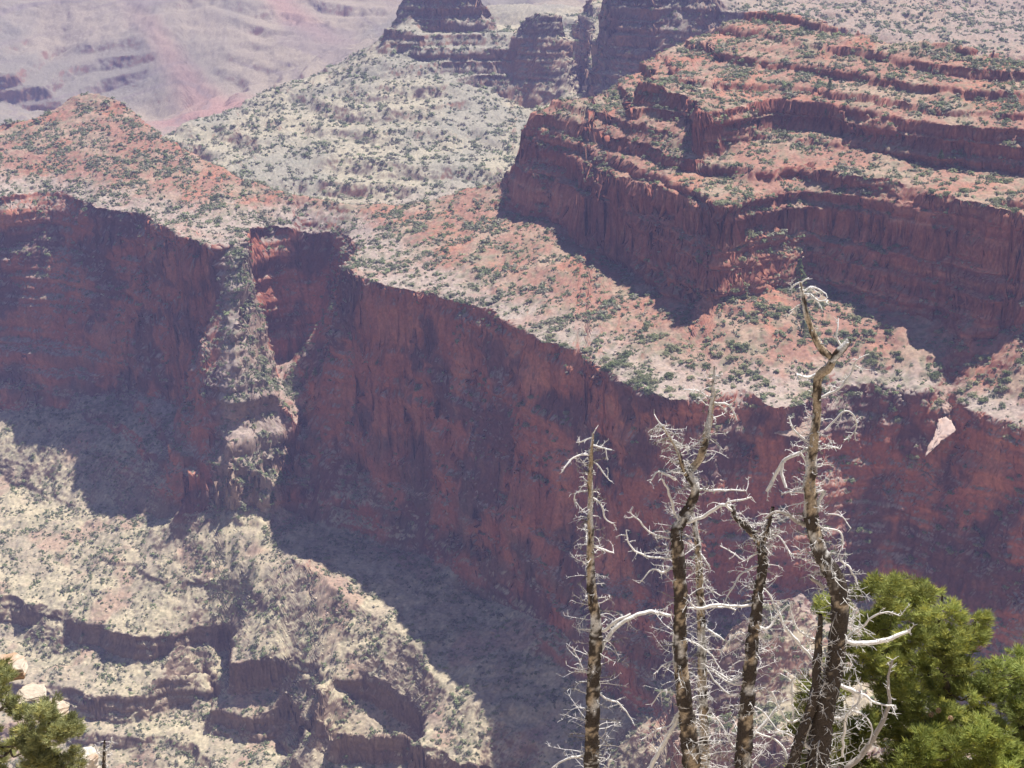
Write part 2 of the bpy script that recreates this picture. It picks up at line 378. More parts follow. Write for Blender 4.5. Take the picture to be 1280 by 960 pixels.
kk = sstep(.28, .46, steep - .1 * SPM + .06 * n2) * (1 - .3 * SPM)
BLF = sstep(1222, 1205, Y) * (X > 50)
soil = mix(soil, soil_lo, BLF * .85); rock = mix(rock, rk_lo * 1.25, BLF * .6)
CLR = mix(soil, rock, kk)
CLR = CLR * (1 + .16 * n3[..., None])
CLR = np.clip(CLR, .02, .8)

def attr_mat(name, scale, amt, rough=.95, bump=0.0):
    m = bpy.data.materials.new(name); m.use_nodes = True; t = m.node_tree; b = t.nodes['Principled BSDF']
    b.inputs['Roughness'].default_value = rough; b.inputs['Specular IOR Level'].default_value = .12
    a = t.nodes.new('ShaderNodeAttribute'); a.attribute_name = 'tint'
    g = t.nodes.new('ShaderNodeNewGeometry'); nz = t.nodes.new('ShaderNodeTexNoise'); nz.inputs['Scale'].default_value = scale
    nz.inputs['Detail'].default_value = 4
    t.links.new(g.outputs['Position'], nz.inputs['Vector'])
    mr = t.nodes.new('ShaderNodeMapRange'); mr.inputs['From Min'].default_value = .3; mr.inputs['From Max'].default_value = .7
    mr.inputs['To Min'].default_value = 1 - amt; mr.inputs['To Max'].default_value = 1 + amt
    t.links.new(nz.outputs['Fac'], mr.inputs['Value'])
    mx = t.nodes.new('ShaderNodeVectorMath'); mx.operation = 'SCALE'
    t.links.new(a.outputs['Color'], mx.inputs[0]); t.links.new(mr.outputs['Result'], mx.inputs['Scale'])
    t.links.new(mx.outputs[0], b.inputs['Base Color'])
    if bump:
        bp = t.nodes.new('ShaderNodeBump'); bp.inputs['Distance'].default_value = bump; bp.inputs['Strength'].default_value = .7
        t.links.new(nz.outputs['Fac'], bp.inputs['Height']); t.links.new(bp.outputs[0], b.inputs['Normal'])
    return m
M_TER = attr_mat('canyon_rock_and_soil', .35, .22)

idx = np.arange(NC * NR, dtype=np.int32).reshape(NC, NR)
Q = np.stack([idx[:-1, :-1], idx[1:, :-1], idx[1:, 1:], idx[:-1, 1:]], -1).reshape(-1, 4)
Vf = P3.reshape(-1, 3); Cf = CLR.reshape(-1, 3)
qy = Y[:-1, :-1].ravel(); qz = Z[:-1, :-1].ravel()
# three landforms share their border vertices: main canyon, hills beyond the hidden valley, farthest slopes
zone = np.where(qy < 2260, 0, np.where(qy < 3450, 1, 2))
for zi, nm in enumerate(('canyon_terrain', 'hills', 'far_hills')):
    q = Q[zone == zi]; used = np.zeros(len(Vf), bool); used[q.ravel()] = True
    rem = np.cumsum(used, dtype=np.int32) - 1
    o = link(nm, mesh_np(nm, Vf[used], rem[q], Cf[used], smooth=True), M_TER)
    tag(o, kind='structure')
print('terrain', time.time() - T0)
# ------------------------------------------------------------------ air
def box_mesh(name, x0, x1, y0, y1, z0, z1):
    V = np.array([(x, y, z) for x in (x0, x1) for y in (y0, y1) for z in (z0, z1)])
    Fq = np.array([(0,1,3,2),(4,6,7,5),(0,4,5,1),(2,3,7,6),(0,2,6,4),(1,5,7,3)])
    return mesh_np(name, V, Fq, smooth=False)
mh = bpy.data.materials.new('blue_air'); mh.use_nodes = True; t = mh.node_tree
for n_ in list(t.nodes):
    if n_.type == 'BSDF_PRINCIPLED': t.nodes.remove(n_)
pv = t.nodes.new('ShaderNodeVolumePrincipled'); pv.inputs['Density'].default_value = HAZE_D
pv.inputs['Color'].default_value = HAZE_C; pv.inputs['Anisotropy'].default_value = 0.0
out = [n_ for n_ in t.nodes if n_.type == 'OUTPUT_MATERIAL'][0]
t.links.new(pv.outputs[0], out.inputs['Volume'])
hz = link('haze', box_mesh('haze', -4800, 5600, -400, 9300, Hf.min() - 12, 12), mh)
tag(hz, kind='stuff')


# ------------------------------------------------------------------ juniper and sage on the slopes
def frame_xy(P):
    P = np.asarray(P); dpt = P[..., 1] * CP - P[..., 2] * SP; up = P[..., 1] * SP + P[..., 2] * CP
    return 640 + P[..., 0] / dpt * F_PX, 480 - up / dpt * F_PX
PX, PY = frame_xy(P3)
area = A3[:-1, :-1]
cst, cY, cZ = steep[:-1, :-1], P3[:-1, :-1, 1], P3[:-1, :-1, 2]
cpx, cpy = PX[:-1, :-1], PY[:-1, :-1]
seen = GV[:-1, :-1] & (cpx > -60) & (cpx < 1340) & (cpy > -40) & (cpy < 1010)
cX = P3[:-1, :-1, 0]
clump = sstep(-.35, .45, fbm(cX, cY, 30, 3, 301)) * 1.9 + .15
den = np.where(cY < 2330, np.where(cZ > -502, 1 / 24., np.where(cZ < -770, 1 / 26., 1 / 30.)), np.where(cY < 3500, 1 / 85., 0))
den = den * clump * np.clip((.50 + .27 * SPM[:-1, :-1] - cst) / .14, 0, 1) * seen
den = np.where((cZ > -502) & (cY < 2330), den * (.55 + .9 * sstep(-.2, .4, fbm(cX, cY, 110, 2, 305))), den)
den = den * (1 + 1.3 * SPM[:-1, :-1] * (cZ < -503) * (cZ > -790))
ex = (den * area).ravel(); tot = ex.sum()
NS = int(min(tot, 52000)); print('shrubs', NS, tot)
ci = np.cumsum(ex); r_ = rng.random(NS) * ci[-1]; ii = np.searchsorted(ci, r_)
iu, iv = np.unravel_index(ii, cst.shape)
ta, tb = rng.random(NS)[:, None], rng.random(NS)[:, None]
pos = (P3[iu, iv] * (1 - ta) + P3[iu + 1, iv] * ta) * (1 - tb) + (P3[iu, iv + 1] * (1 - ta) + P3[iu + 1, iv + 1] * ta) * tb
rad = np.exp(rng.normal(math.log(1.6), .52, NS)); rad = np.clip(rad, .7, 4.0)
rad = np.where(pos[:, 1] > 2330, rad * 1.4, rad); rad = np.where(pos[:, 2] < -770, rad * .8, rad)
spx, spy = frame_xy(pos)

def leaf_proto(n, seed, size=.42, flatk=.8, lobes=5):
    g = np.random.default_rng(seed)
    lc = g.normal(0, .42, (lobes, 3)); lc[:, 2] = np.abs(lc[:, 2]) * .8 + .35; lr = g.uniform(.42, .68, lobes)
    k = g.integers(0, lobes, n); d = g.normal(0, 1, (n, 3)); d /= np.linalg.norm(d, axis=1, keepdims=True)
    c = lc[k] + d * (lr[k] * g.uniform(.65, 1.08, n))[:, None]; c[:, 2] = np.maximum(c[:, 2], .04) * flatk
    nn = d + g.normal(0, .4, (n, 3)) + np.array((.15, .1, .7)); nn /= np.linalg.norm(nn, axis=1, keepdims=True)
    a = np.cross(nn, g.normal(0, 1, (n, 3))); a /= np.linalg.norm(a, axis=1, keepdims=True); b = np.cross(nn, a)
    s = size * g.uniform(.5, 1.1, n)[:, None]
    V = np.stack([c - a * s, c - b * s * .7, c + a * s, c + b * s * .7], 1).reshape(-1, 3)
    return V.astype(np.float32), np.arange(n * 4).reshape(-1, 4), np.repeat(g.uniform(.72, 1.2, n), 4)
protos = [leaf_proto(38, 500 + i) for i in range(6)]
GREENS = np.array([(.25, .265, .155), (.20, .23, .12), (.29, .285, .20), (.16, .19, .10), (.23, .27, .13), (.33, .31, .23)], np.float32)
size_px = rad / pos[:, 1] * F_PX
vis_s = (spx > 4) & (spx < 1276) & (spy > 4) & (spy < 956)
behind = ((spx > 1060) & (spy > 700)) | ((spx < 100) & (spy > 830))
order = np.argsort(-np.where(vis_s & ~behind, size_px, 0))
big = np.zeros(NS, bool); big[order[:285]] = True

def scatter(name, sel, plist, mat, cols, squash=(.7, 1.1)):
    VV, FF, CC = [], [], []; off = 0
    which = rng.integers(0, len(plist), len(sel))
    for k, (V, Fq, sh) in enumerate(plist):
        s = sel[which == k]; m = len(s)
        if not m: continue
        th = rng.uniform(0, 2 * np.pi, m); c_, s_ = np.cos(th), np.sin(th); rr = rad_cur[s]
        zz = rng.uniform(*squash, m)
        W = np.empty((m, len(V), 3), np.float32)
        W[..., 0] = (V[None, :, 0] * c_[:, None] - V[None, :, 1] * s_[:, None]) * rr[:, None]
        W[..., 1] = (V[None, :, 0] * s_[:, None] + V[None, :, 1] * c_[:, None]) * rr[:, None]
        W[..., 2] = V[None, :, 2] * (rr * zz)[:, None]
        W += pos_cur[s][:, None]
        VV.append(W.reshape(-1, 3)); FF.append((Fq[None] + (np.arange(m) * len(V))[:, None, None]).reshape(-1, Fq.shape[1]) + off)
        cc = cols[s][:, None, :] * sh[None, :, None]; CC.append(cc.reshape(-1, 3)); off += m * len(V)
    return link(name, mesh_np(name, np.concatenate(VV), np.concatenate(FF), np.concatenate(CC), smooth=False), mat)

def leaf_mat(name, rnd=False, base=None, trans=.35):
    m = bpy.data.materials.new(name); m.use_nodes = True; t = m.node_tree; b = t.nodes['Principled BSDF']
    b.inputs['Roughness'].default_value = .8; b.inputs['Specular IOR Level'].default_value = .15
    a = t.nodes.new('ShaderNodeAttribute'); a.attribute_name = 'tint'; src = a.outputs['Color']
    if rnd:
        oi = t.nodes.new('ShaderNodeObjectInfo'); cr = t.nodes.new('ShaderNodeValToRGB')
        cr.color_ramp.elements[0].color = (.6, .68, .5, 1); cr.color_ramp.elements[1].color = (1.5, 1.35, 1.35, 1)
        t.links.new(oi.outputs['Random'], cr.inputs[0])
        vm = t.nodes.new('ShaderNodeVectorMath'); vm.operation = 'MULTIPLY'
        t.links.new(a.outputs['Color'], vm.inputs[0]); t.links.new(cr.outputs[0], vm.inputs[1]); src = vm.outputs[0]
    t.links.new(src, b.inputs['Base Color'])
    tr = t.nodes.new('ShaderNodeBsdfTranslucent'); t.links.new(src, tr.inputs[0])
    ms = t.nodes.new('ShaderNodeMixShader'); ms.inputs[0].default_value = trans
    t.links.new(b.outputs[0], ms.inputs[1]); t.links.new(tr.outputs[0], ms.inputs[2])
    t.links.new(ms.outputs[0], t.nodes['Material Output'].inputs['Surface'])
    return m
M_SHRUB = leaf_mat('shrub_leaves'); M_SHRUB1 = leaf_mat('shrub_leaves_single', True)
gcol = 1.25 * GREENS[rng.integers(0, len(GREENS), NS)] * rng.uniform(.75, 1.25, NS)[:, None].astype(np.float32)
rad_cur, pos_cur = rad.astype(np.float32), pos.astype(np.float32)
pos_cur = pos_cur - np.array((0, 0, .12), np.float32) * rad_cur[:, None]
o = scatter('shrub_cover', np.where(~big)[0], protos, M_SHRUB, gcol)
tag(o, 'small grey green shrubs dotting every slope and ledge of the canyon', 'shrub cover', kind='stuff')

sp = []
for i in range(5):
    V, Fq, sh = leaf_proto(300, 900 + i, size=.2, lobes=7)
    sp.append(mesh_np('juniper_shrub', V, Fq, np.array((.27, .30, .165), np.float32)[None] * sh[:, None], smooth=False)); sp[-1].materials.append(M_SHRUB1)
def shrub_words(p, px, py):
    x, y, z = p
    if y > 2330: return 'far grey green shrub on the pale slope behind the saddle', 'shrubs on the pale slope behind the saddle'
    if z > -502:
        if px < 450: return 'green shrub on the red ridge slope above the left cliff', 'shrubs on the left ridge'
        if z > -440: return 'green shrub on the stepped red ledges of the upper promontory', 'shrubs on the promontory ledges'
        return 'green shrub on the pink bench between the great wall rim and the upper cliffs', 'shrubs on the bench above the great wall'
    if z > -770:
        if px < 450: return 'shrub on the stepped spur below the gully in the left cliff', 'shrubs on the gully spur'
        return 'shrub clinging to a ledge on the great red wall', 'shrubs on the great wall'
    if px > 820: return 'shrub on the low ground seen between the dead trunks', 'shrubs seen between the dead trunks'
    return 'small shrub on the pale lower slopes under the cliffs', 'shrubs on the pale lower slopes'
for i in order[:285]:
    o = bpy.data.objects.new('juniper_shrub', sp[int(rng.integers(0, 5))]); COL.objects.link(o)
    o.location = pos_cur[i]; s = float(rad[i]); o.scale = (s * rng.uniform(.9, 1.2), s * rng.uniform(.9, 1.2), s * rng.uniform(.75, 1.15))
    o.rotation_euler = (0, 0, rng.uniform(0, 6.28)); l, g = shrub_words(pos[i], spx[i], spy[i]); tag(o, l, 'shrub', g)

# fallen blocks along rims and slopes
denr = np.where(cY < 2330, 1 / 95., 0) * np.clip((.62 - cst) / .2, 0, 1) * seen
denr = denr * (1 + 3.5 * np.exp(-((cZ + 497) / 5.0) ** 2) + 1.2 * (cZ < -770)) * sstep(-.5, .4, fbm(cX, cY, 30, 2, 311))
ex = (denr * area).ravel(); NB = int(min(ex.sum(), 15000)); print('blocks', NB)
ci = np.cumsum(ex); ii = np.searchsorted(ci, rng.random(NB) * ci[-1]); iu, iv = np.unravel_index(ii, cst.shape)
posb = P3[iu, iv]; colb = np.clip(CLR[iu, iv] * 1.15 + .05, 0, .62)
t_ = (1 + 5 ** .5) / 2
IV = np.array([(-1,t_,0),(1,t_,0),(-1,-t_,0),(1,-t_,0),(0,-1,t_),(0,1,t_),(0,-1,-t_),(0,1,-t_),(t_,0,-1),(t_,0,1),(-t_,0,-1),(-t_,0,1)]) / 1.9
IF = np.array([(0,11,5),(0,5,1),(0,1,7),(0,7,10),(0,10,11),(1,5,9),(5,11,4),(11,10,2),(10,7,6),(7,1,8),(3,9,4),(3,4,2),(3,2,6),(3,6,8),(3,8,9),(4,9,5),(2,4,11),(6,2,10),(8,6,7),(9,8,1)])
rp_ = []
for i in range(6):
    g = np.random.default_rng(70 + i); V = IV * g.uniform(.7, 1.15, (12, 1)) * np.array((1.1, .8, .62)); rp_.append((V.astype(np.float32), IF, g.uniform(.9, 1.08, 12)))
rad_cur = np.clip(np.exp(rng.normal(math.log(.75), .45, NB)), .3, 2.8).astype(np.float32); pos_cur = posb.astype(np.float32)
M_BLK = attr_mat('fallen_block', 1.2, .15)
o = scatter('boulder_rubble', np.arange(NB), rp_, M_BLK, colb, (.7, 1.2))
tag(o, 'pale broken blocks littering the rims and slopes', 'rubble', kind='stuff')
print('scatter', time.time() - T0)

# where a line of sight meets the terrain
def hit(px, py):
    a, d, e = ray(px, py); u = a / d; i = int(np.clip(round((u - cu[0]) / (cu[1] - cu[0])), 0, NC - 1))
    an = P3[i, :, 2] / P3[i, :, 1]; j = np.argmax(an >= e / d)
    return Vector(P3[i, j].tolist())

# taller conifers on ledges and in the gully
def conifer_mesh(name, seed, n=420):
    g = np.random.default_rng(seed); h = g.random(n) ** .8; a = g.uniform(0, 6.28, n); rr = (1 - h) * .33 * g.uniform(.35, 1.05, n) * (1 + .25 * np.sin(a * 3 + h * 20)) + .015
    c = np.stack([np.cos(a) * rr, np.sin(a) * rr, .08 + h * .92 - rr * .25], 1)
    d = g.normal(0, 1, (n, 3)); d /= np.linalg.norm(d, axis=1, keepdims=True); b = np.cross(d, g.normal(0, 1, (n, 3))); b /= np.linalg.norm(b, axis=1, keepdims=True)
    s_ = .055 * g.uniform(.6, 1.2, n)[:, None]
    V = np.stack([c - d * s_, c - b * s_ * .6, c + d * s_, c + b * s_ * .6], 1).reshape(-1, 3)
    me = mesh_np(name, V, np.arange(n * 4).reshape(-1, 4), np.array((.15, .21, .085), np.float32)[None] * np.repeat(g.uniform(.7, 1.2, n), 4)[:, None], smooth=False)
    me.materials.append(M_SHRUB1); return me
cmesh = [conifer_mesh('crown', 40 + i) for i in range(3)]
def cone_trunk():
    th = np.linspace(0, 2 * np.pi, 7)[:-1]; V = []
    for z, r in ((-.05, .03), (.5, .018), (.95, .004)): V += [(math.cos(t) * r, math.sin(t) * r, z) for t in th]
    i = np.arange(18).reshape(3, 6); j = np.roll(i, -1, 1)
    return mesh_np('trunk', np.array(V), np.stack([i[:-1], j[:-1], j[1:], i[1:]], -1).reshape(-1, 4), np.array((.09, .07, .05), np.float32)[None].repeat(18, 0))
ctr = cone_trunk(); ctr.materials.append(M_BLK)
for k, (px, py, h, lab) in enumerate([
    (998, 356, 26, 'bright green conifer just above the white tip of the tallest dead fir'),
    (1004, 392, 16, 'conifer on the bench right behind the white tip of the tallest dead fir'),
    (1003, 418, 14, 'lower conifer on the bench behind the bend of the tallest dead fir'),
    (1032, 148, 12, 'dark conifer against the second red cliff band, nearest the promontory corner'),
    (1037, 112, 11, 'dark conifer on the upper red slope above the second cliff band'),
    (1178, 200, 10, 'left of two slim conifers at the foot of the second red cliff band'),
    (1201, 204, 13, 'right and taller of two slim conifers at the foot of the second red cliff band'),
    (385, 474, 15, 'conifer beside the shaded back wall of the gully'),
    (331, 470, 13, 'conifer left of the small gully pinnacle'),
    (350, 606, 17, 'large bright conifer in the mouth of the gully'),
    (340, 628, 13, 'conifer at the foot of the gully, lowest of the gully trees'),
    (362, 580, 14, 'conifer on the right flank of the gully spur'),
    (402, 470, 11, 'conifer tucked against the left end of the great wall')]):
    p = hit(px, py); r = bpy.data.objects.new('conifer_tree', None); COL.objects.link(r); r.location = p; r.rotation_euler = (0, 0, k * 1.3); r.scale = (h * 1.15, h * 1.15, h)
    tag(r, lab, 'conifer tree', 'conifers on the ledges')
    for nm, me in (('crown', cmesh[k % 3]), ('trunk', ctr)):
        o = bpy.data.objects.new(nm, me); COL.objects.link(o); o.parent = r

# sunlit scar and shelf on the great wall, sunlight partly put into pale colours
def wall_rock(name, label, cat, outline, y0, lean, thick, col, seed, group=None):
    """angular flake: front outline given as bearings, leaning back so that its face looks up"""
    g = np.random.default_rng(seed); F_, B_ = [], []
    pyb = max(p[1] for p in outline)
    P = []
    for k in range(len(outline)):
        a, b = outline[k], outline[(k + 1) % len(outline)]
        for t in np.linspace(0, 1, 7)[:-1]: P.append((a[0] + (b[0] - a[0]) * t + g.normal(0, .55), a[1] + (b[1] - a[1]) * t + g.normal(0, .55)))
    cx = np.mean([p[0] for p in P]); cyy = np.mean([p[1] for p in P]); V = []; nr = 9; n = len(P)
    for i in range(nr):
        f = i / (nr - 1)
        for (px, py) in P:
            qx, qy = cx + (px - cx) * (1 - f), cyy + (py - cyy) * (1 - f)
            w_ = at_y(qx, qy, y0 + (pyb - qy) * lean); w_[1] -= 1.6 * noise2(np.array([w_[0] / 5]), np.array([w_[2] / 5]), seed)[0] + .8 * noise2(np.array([w_[0] / 2]), np.array([w_[2] / 1.6]), seed)[0]; V.append(w_)
    V = np.array(V); cb = V[:n].mean(0); back = cb + (V[:n] - cb) * .8 + np.array((.26, 1, -.37)) * thick; V = np.vstack([V, back]); o = V[:n].mean(0)
    i = np.arange(nr * n).reshape(nr, n); j = np.roll(i, -1, 1)
    Fq = np.stack([i[:-1], i[1:], j[1:], j[:-1]], -1).reshape(-1, 4)
    bk = np.arange(n) + nr * n; Fq = np.vstack([Fq, np.stack([i[0], j[0], np.roll(bk, -1), bk], -1)])
    nn = fbm(V[:, 0], V[:, 2], 7, 3, seed); cc = mix(np.array(col)[None].repeat(len(V), 0), (np.array(col) * (.9, .82, .76))[None].repeat(len(V), 0), sstep(-.1, .5, nn))
    ob = link(name, mesh_np(name, V - o, Fq, cc), M_BLK); ob.location = o; tag(ob, label, cat, group)
YW = float(hit(1178, 520)[1]); print('wall y', YW)
wall_rock('lit_rock_scar', 'sunlit pale pink broken rock flake on the great wall below the notch at the right', 'rock scar',
  [(1173,524),(1181,521),(1190,526),(1195,537),(1187,546),(1177,550),(1168,560),(1157,571),(1161,557),(1168,545),(1171,534)], YW - 50, .6, 44, (.66,.50,.41), 5)
wall_rock('lit_rock_scar', 'small sunlit pale rock just under the rim notch, above the big pale flake', 'rock scar',
  [(1177,505),(1184,502),(1190,508),(1188,516),(1180,517)], YW - 14, .5, 14, (.58,.42,.33), 6)
YL = float(hit(990, 545)[1])
wall_rock('rock_shelf', 'sunlit tan shelf jutting from the great wall left of the tallest dead fir', 'rock shelf',
  [(966,541),(975,534),(990,531),(1002,524),(1016,520),(1024,530),(1018,540),(1004,548),(992,545),(980,545)], YL - 10, .6, 14, (.48,.35,.26), 7)

# ------------------------------------------------------------------ near ground on our side of the canyon
def ground_z(x, y):
    z = np.where(y < 120, -1.7 - .86 * np.maximum(y, 0), np.where(y < 160, -104.9 - (y - 120) * 4.2, -272.9 - (y - 160) * .63))
    z = z + np.where((y > 3) & (y < 800), .35 * fbm(x, y, 4.0, 3, 401) * sstep(3, 14, y), 0)
    mound = np.exp(-((x + 9.2) / 2.6) ** 2 - ((y - 24.5) / 3.6) ** 2)
    return z + 6.6 * mound
gy_ = np.concatenate([np.arange(-40, 4, 2.0), np.arange(4, 34, .22), np.linspace(34, 160, 90), np.linspace(164, 862, 90)])
gu_ = np.linspace(-1, 1, 260); gu_ = np.sign(gu_) * np.abs(gu_) ** 1.5
GXX = gu_[:, None] * (gy_[None] * .6 + 45); GYY = np.broadcast_to(gy_[None], GXX.shape)
GZZ = ground_z(GXX, GYY)
gi = np.arange(GXX.size).reshape(GXX.shape)
gq = np.stack([gi[:-1, :-1], gi[1:, :-1], gi[1:, 1:], gi[:-1, 1:]], -1).reshape(-1, 4)
gn = fbm(GXX, GYY, 1.4, 3, 405)
gc = mix(C(.36,.29,.21), C(.50,.43,.34), sstep(-.3, .5, gn)).reshape(-1, 3)
M_GND = attr_mat('rocky_soil', 9.0, .3, bump=.05)
tag(link('ground', mesh_np('ground', np.stack([GXX, GYY, GZZ], -1).reshape(-1, 3), gq, gc), M_GND), kind='structure')

# ------------------------------------------------------------------ dead trees
def tube(P, rads, sides=8, g=None, lump=0.0, closed=True):
    P = np.asarray(P, float); n = len(P); rads = np.asarray(rads, float)
    T = np.gradient(P, axis=0); T /= np.maximum(np.linalg.norm(T, axis=1, keepdims=True), 1e-9)
    ref = np.array((0.2, 1.0, 0.1)); A = np.cross(T, ref); A /= np.maximum(np.linalg.norm(A, axis=1, keepdims=True), 1e-9); B = np.cross(T, A)
    th = np.linspace(0, 2 * np.pi, sides, endpoint=False)
    rr = np.repeat(rads[:, None], sides, 1)
    if lump and g is not None: rr = rr * (1 + lump * g.normal(0, 1, rr.shape))
    V = P[:, None] + A[:, None] * (np.cos(th)[None, :, None] * rr[..., None]) + B[:, None] * (np.sin(th)[None, :, None] * rr[..., None])
    i = np.arange(n * sides).reshape(n, sides); j = np.roll(i, -1, 1)
    Fq = np.stack([i[:-1], j[:-1], j[1:], i[1:]], -1).reshape(-1, 4)
    V = V.reshape(-1, 3)
    return V, Fq
class Bag:
    def __init__(s): s.V, s.F, s.C, s.n = [], [], [], 0
    def add(s, V, Fq, c):
        s.V.append(V); s.F.append(Fq + s.n); s.n += len(V)
        s.C.append(np.broadcast_to(np.asarray(c, np.float32), (len(V), 3)))
    def mesh(s, name, smooth=True): return mesh_np(name, np.concatenate(s.V), np.concatenate(s.F), np.concatenate(s.C), smooth)
def spline(K, step):
    """Catmull-Rom through rows (x,y,z,r), resampled to about 'step' metres"""
    K = np.asarray(K, float)
    if len(K) < 2: return K
    E = np.vstack([2 * K[0] - K[1], K, 2 * K[-1] - K[-2]]); out = []
    for a in range(1, len(E) - 2):
        p0, p1, p2, p3 = E[a - 1:a + 3]; m = max(2, int(np.linalg.norm(p2[:3] - p1[:3]) / step) + 1)
        t = np.linspace(0, 1, m, endpoint=False)[:, None]
        out.append(.5 * ((2 * p1) + (-p0 + p2) * t + (2 * p0 - 5 * p1 + 4 * p2 - p3) * t ** 2 + (-p0 + 3 * p1 - 3 * p2 + p3) * t ** 3))
    out.append(K[-1:]); return np.vstack(out)
M_BARK = attr_mat('weathered_bark', 55.0, .35, bump=.012)
M_WOOD = attr_mat('bare_grey_wood', 60.0, .15, rough=.75)
PALE = np.array((.78, .75, .71)); GREY = np.array((.42, .38, .34)); DARK = np.array((.075, .06, .05)); TAN = np.array((.47, .37, .26))

def pts(seq, y0, g, wob=.0, wm=.86):
    """(px,py,width px) at distance y0 with the depth wandering slowly"""
    out = []; dy = 0.0; up = g.uniform(-1, 1)
    for k, q in enumerate(seq):
        p = at_y(q[0], q[1], y0 + dy); s = (y0 / (CP + (480 - q[1]) / F_PX * SP)) / F_PX
        out.append((p[0], p[1], p[2], max(q[2] * .5 * s * wm, .0022)))
        if k: pass
        dy += wob * (up + g.normal(0, .5))
    return np.array(out)
def bark_tint(P, V, sides, g, darkness):
    n = len(P); k = np.repeat(np.arange(n), sides); th = np.tile(np.linspace(0, 2 * np.pi, sides, endpoint=False), n)
    h = P[k, 2] * 1.0; se = g.uniform(0, 90)
    a = noise2(h * 5.5 + se, np.cos(th) * .7 + se) + .8 * noise2(h * 15 + se, np.cos(th) * 1.6 + np.sin(th)) + .5 * noise2(h * 42, np.cos(th) * 2.5 + se)
    dk = np.broadcast_to(darkness, n)[k]
    t = sstep(-.2, .2, a + (dk - .42) * 1.9)
    pal = mix(PALE[None].repeat(len(h), 0) * .85, TAN[None].repeat(len(h), 0), sstep(-.3, .2, noise2(h * 2.1 + 7 + se, th * .4)))
    return mix(pal, DARK[None].repeat(len(h), 0), t), t
def spurs(bag, Q, g, base_r, n, L, y_up=.25, tint=PALE):
    """short side twigs along a twig Q (rows x,y,z,r)"""
    for _ in range(n):
        k = int(g.integers(max(1, len(Q) // 6), len(Q))); p = Q[k, :3]
        t = Q[min(k + 1, len(Q) - 1), :3] - Q[k - 1, :3]; t /= max(np.linalg.norm(t), 1e-6)
        d = g.normal(0, 1, 3); d -= d.dot(t) * t; d /= max(np.linalg.norm(d), 1e-6); d = d + t * g.uniform(.2, .9); d[2] += y_up * g.normal(0, 1); d /= np.linalg.norm(d)
        l = L * g.uniform(.4, 1.2); c = g.normal(0, .22, 3)
        S = np.array([p, p + d * l * .5 + c * l * .12, p + d * l + c * l * .5])
        r = base_r * g.uniform(.7, 1.0)
        V, Fq = tube(S, [r, r * .85, r * .5], 4); bag.add(V, Fq, tint * g.uniform(.85, 1.12))
def twig(bag, p, d, L, r0, g, droop, nsp, tint):
    m = 8; Q = np.zeros((m, 4)); q = np.array(p, float); d = np.array(d, float)
    bend = g.normal(0, .10, 3)
    for i in range(m):
        Q[i, :3] = q; Q[i, 3] = r0 * (1 - .72 * i / (m - 1)); q = q + d * L / (m - 1)
        d = d + bend + g.normal(0, .13, 3) + np.array((0, 0, droop)); d /= np.linalg.norm(d)
    V, Fq = tube(Q[:, :3], Q[:, 3], 5); bag.add(V, Fq, tint)
    spurs(bag, Q, g, r0 * .55, nsp, L * .22, tint=tint)
    return Q
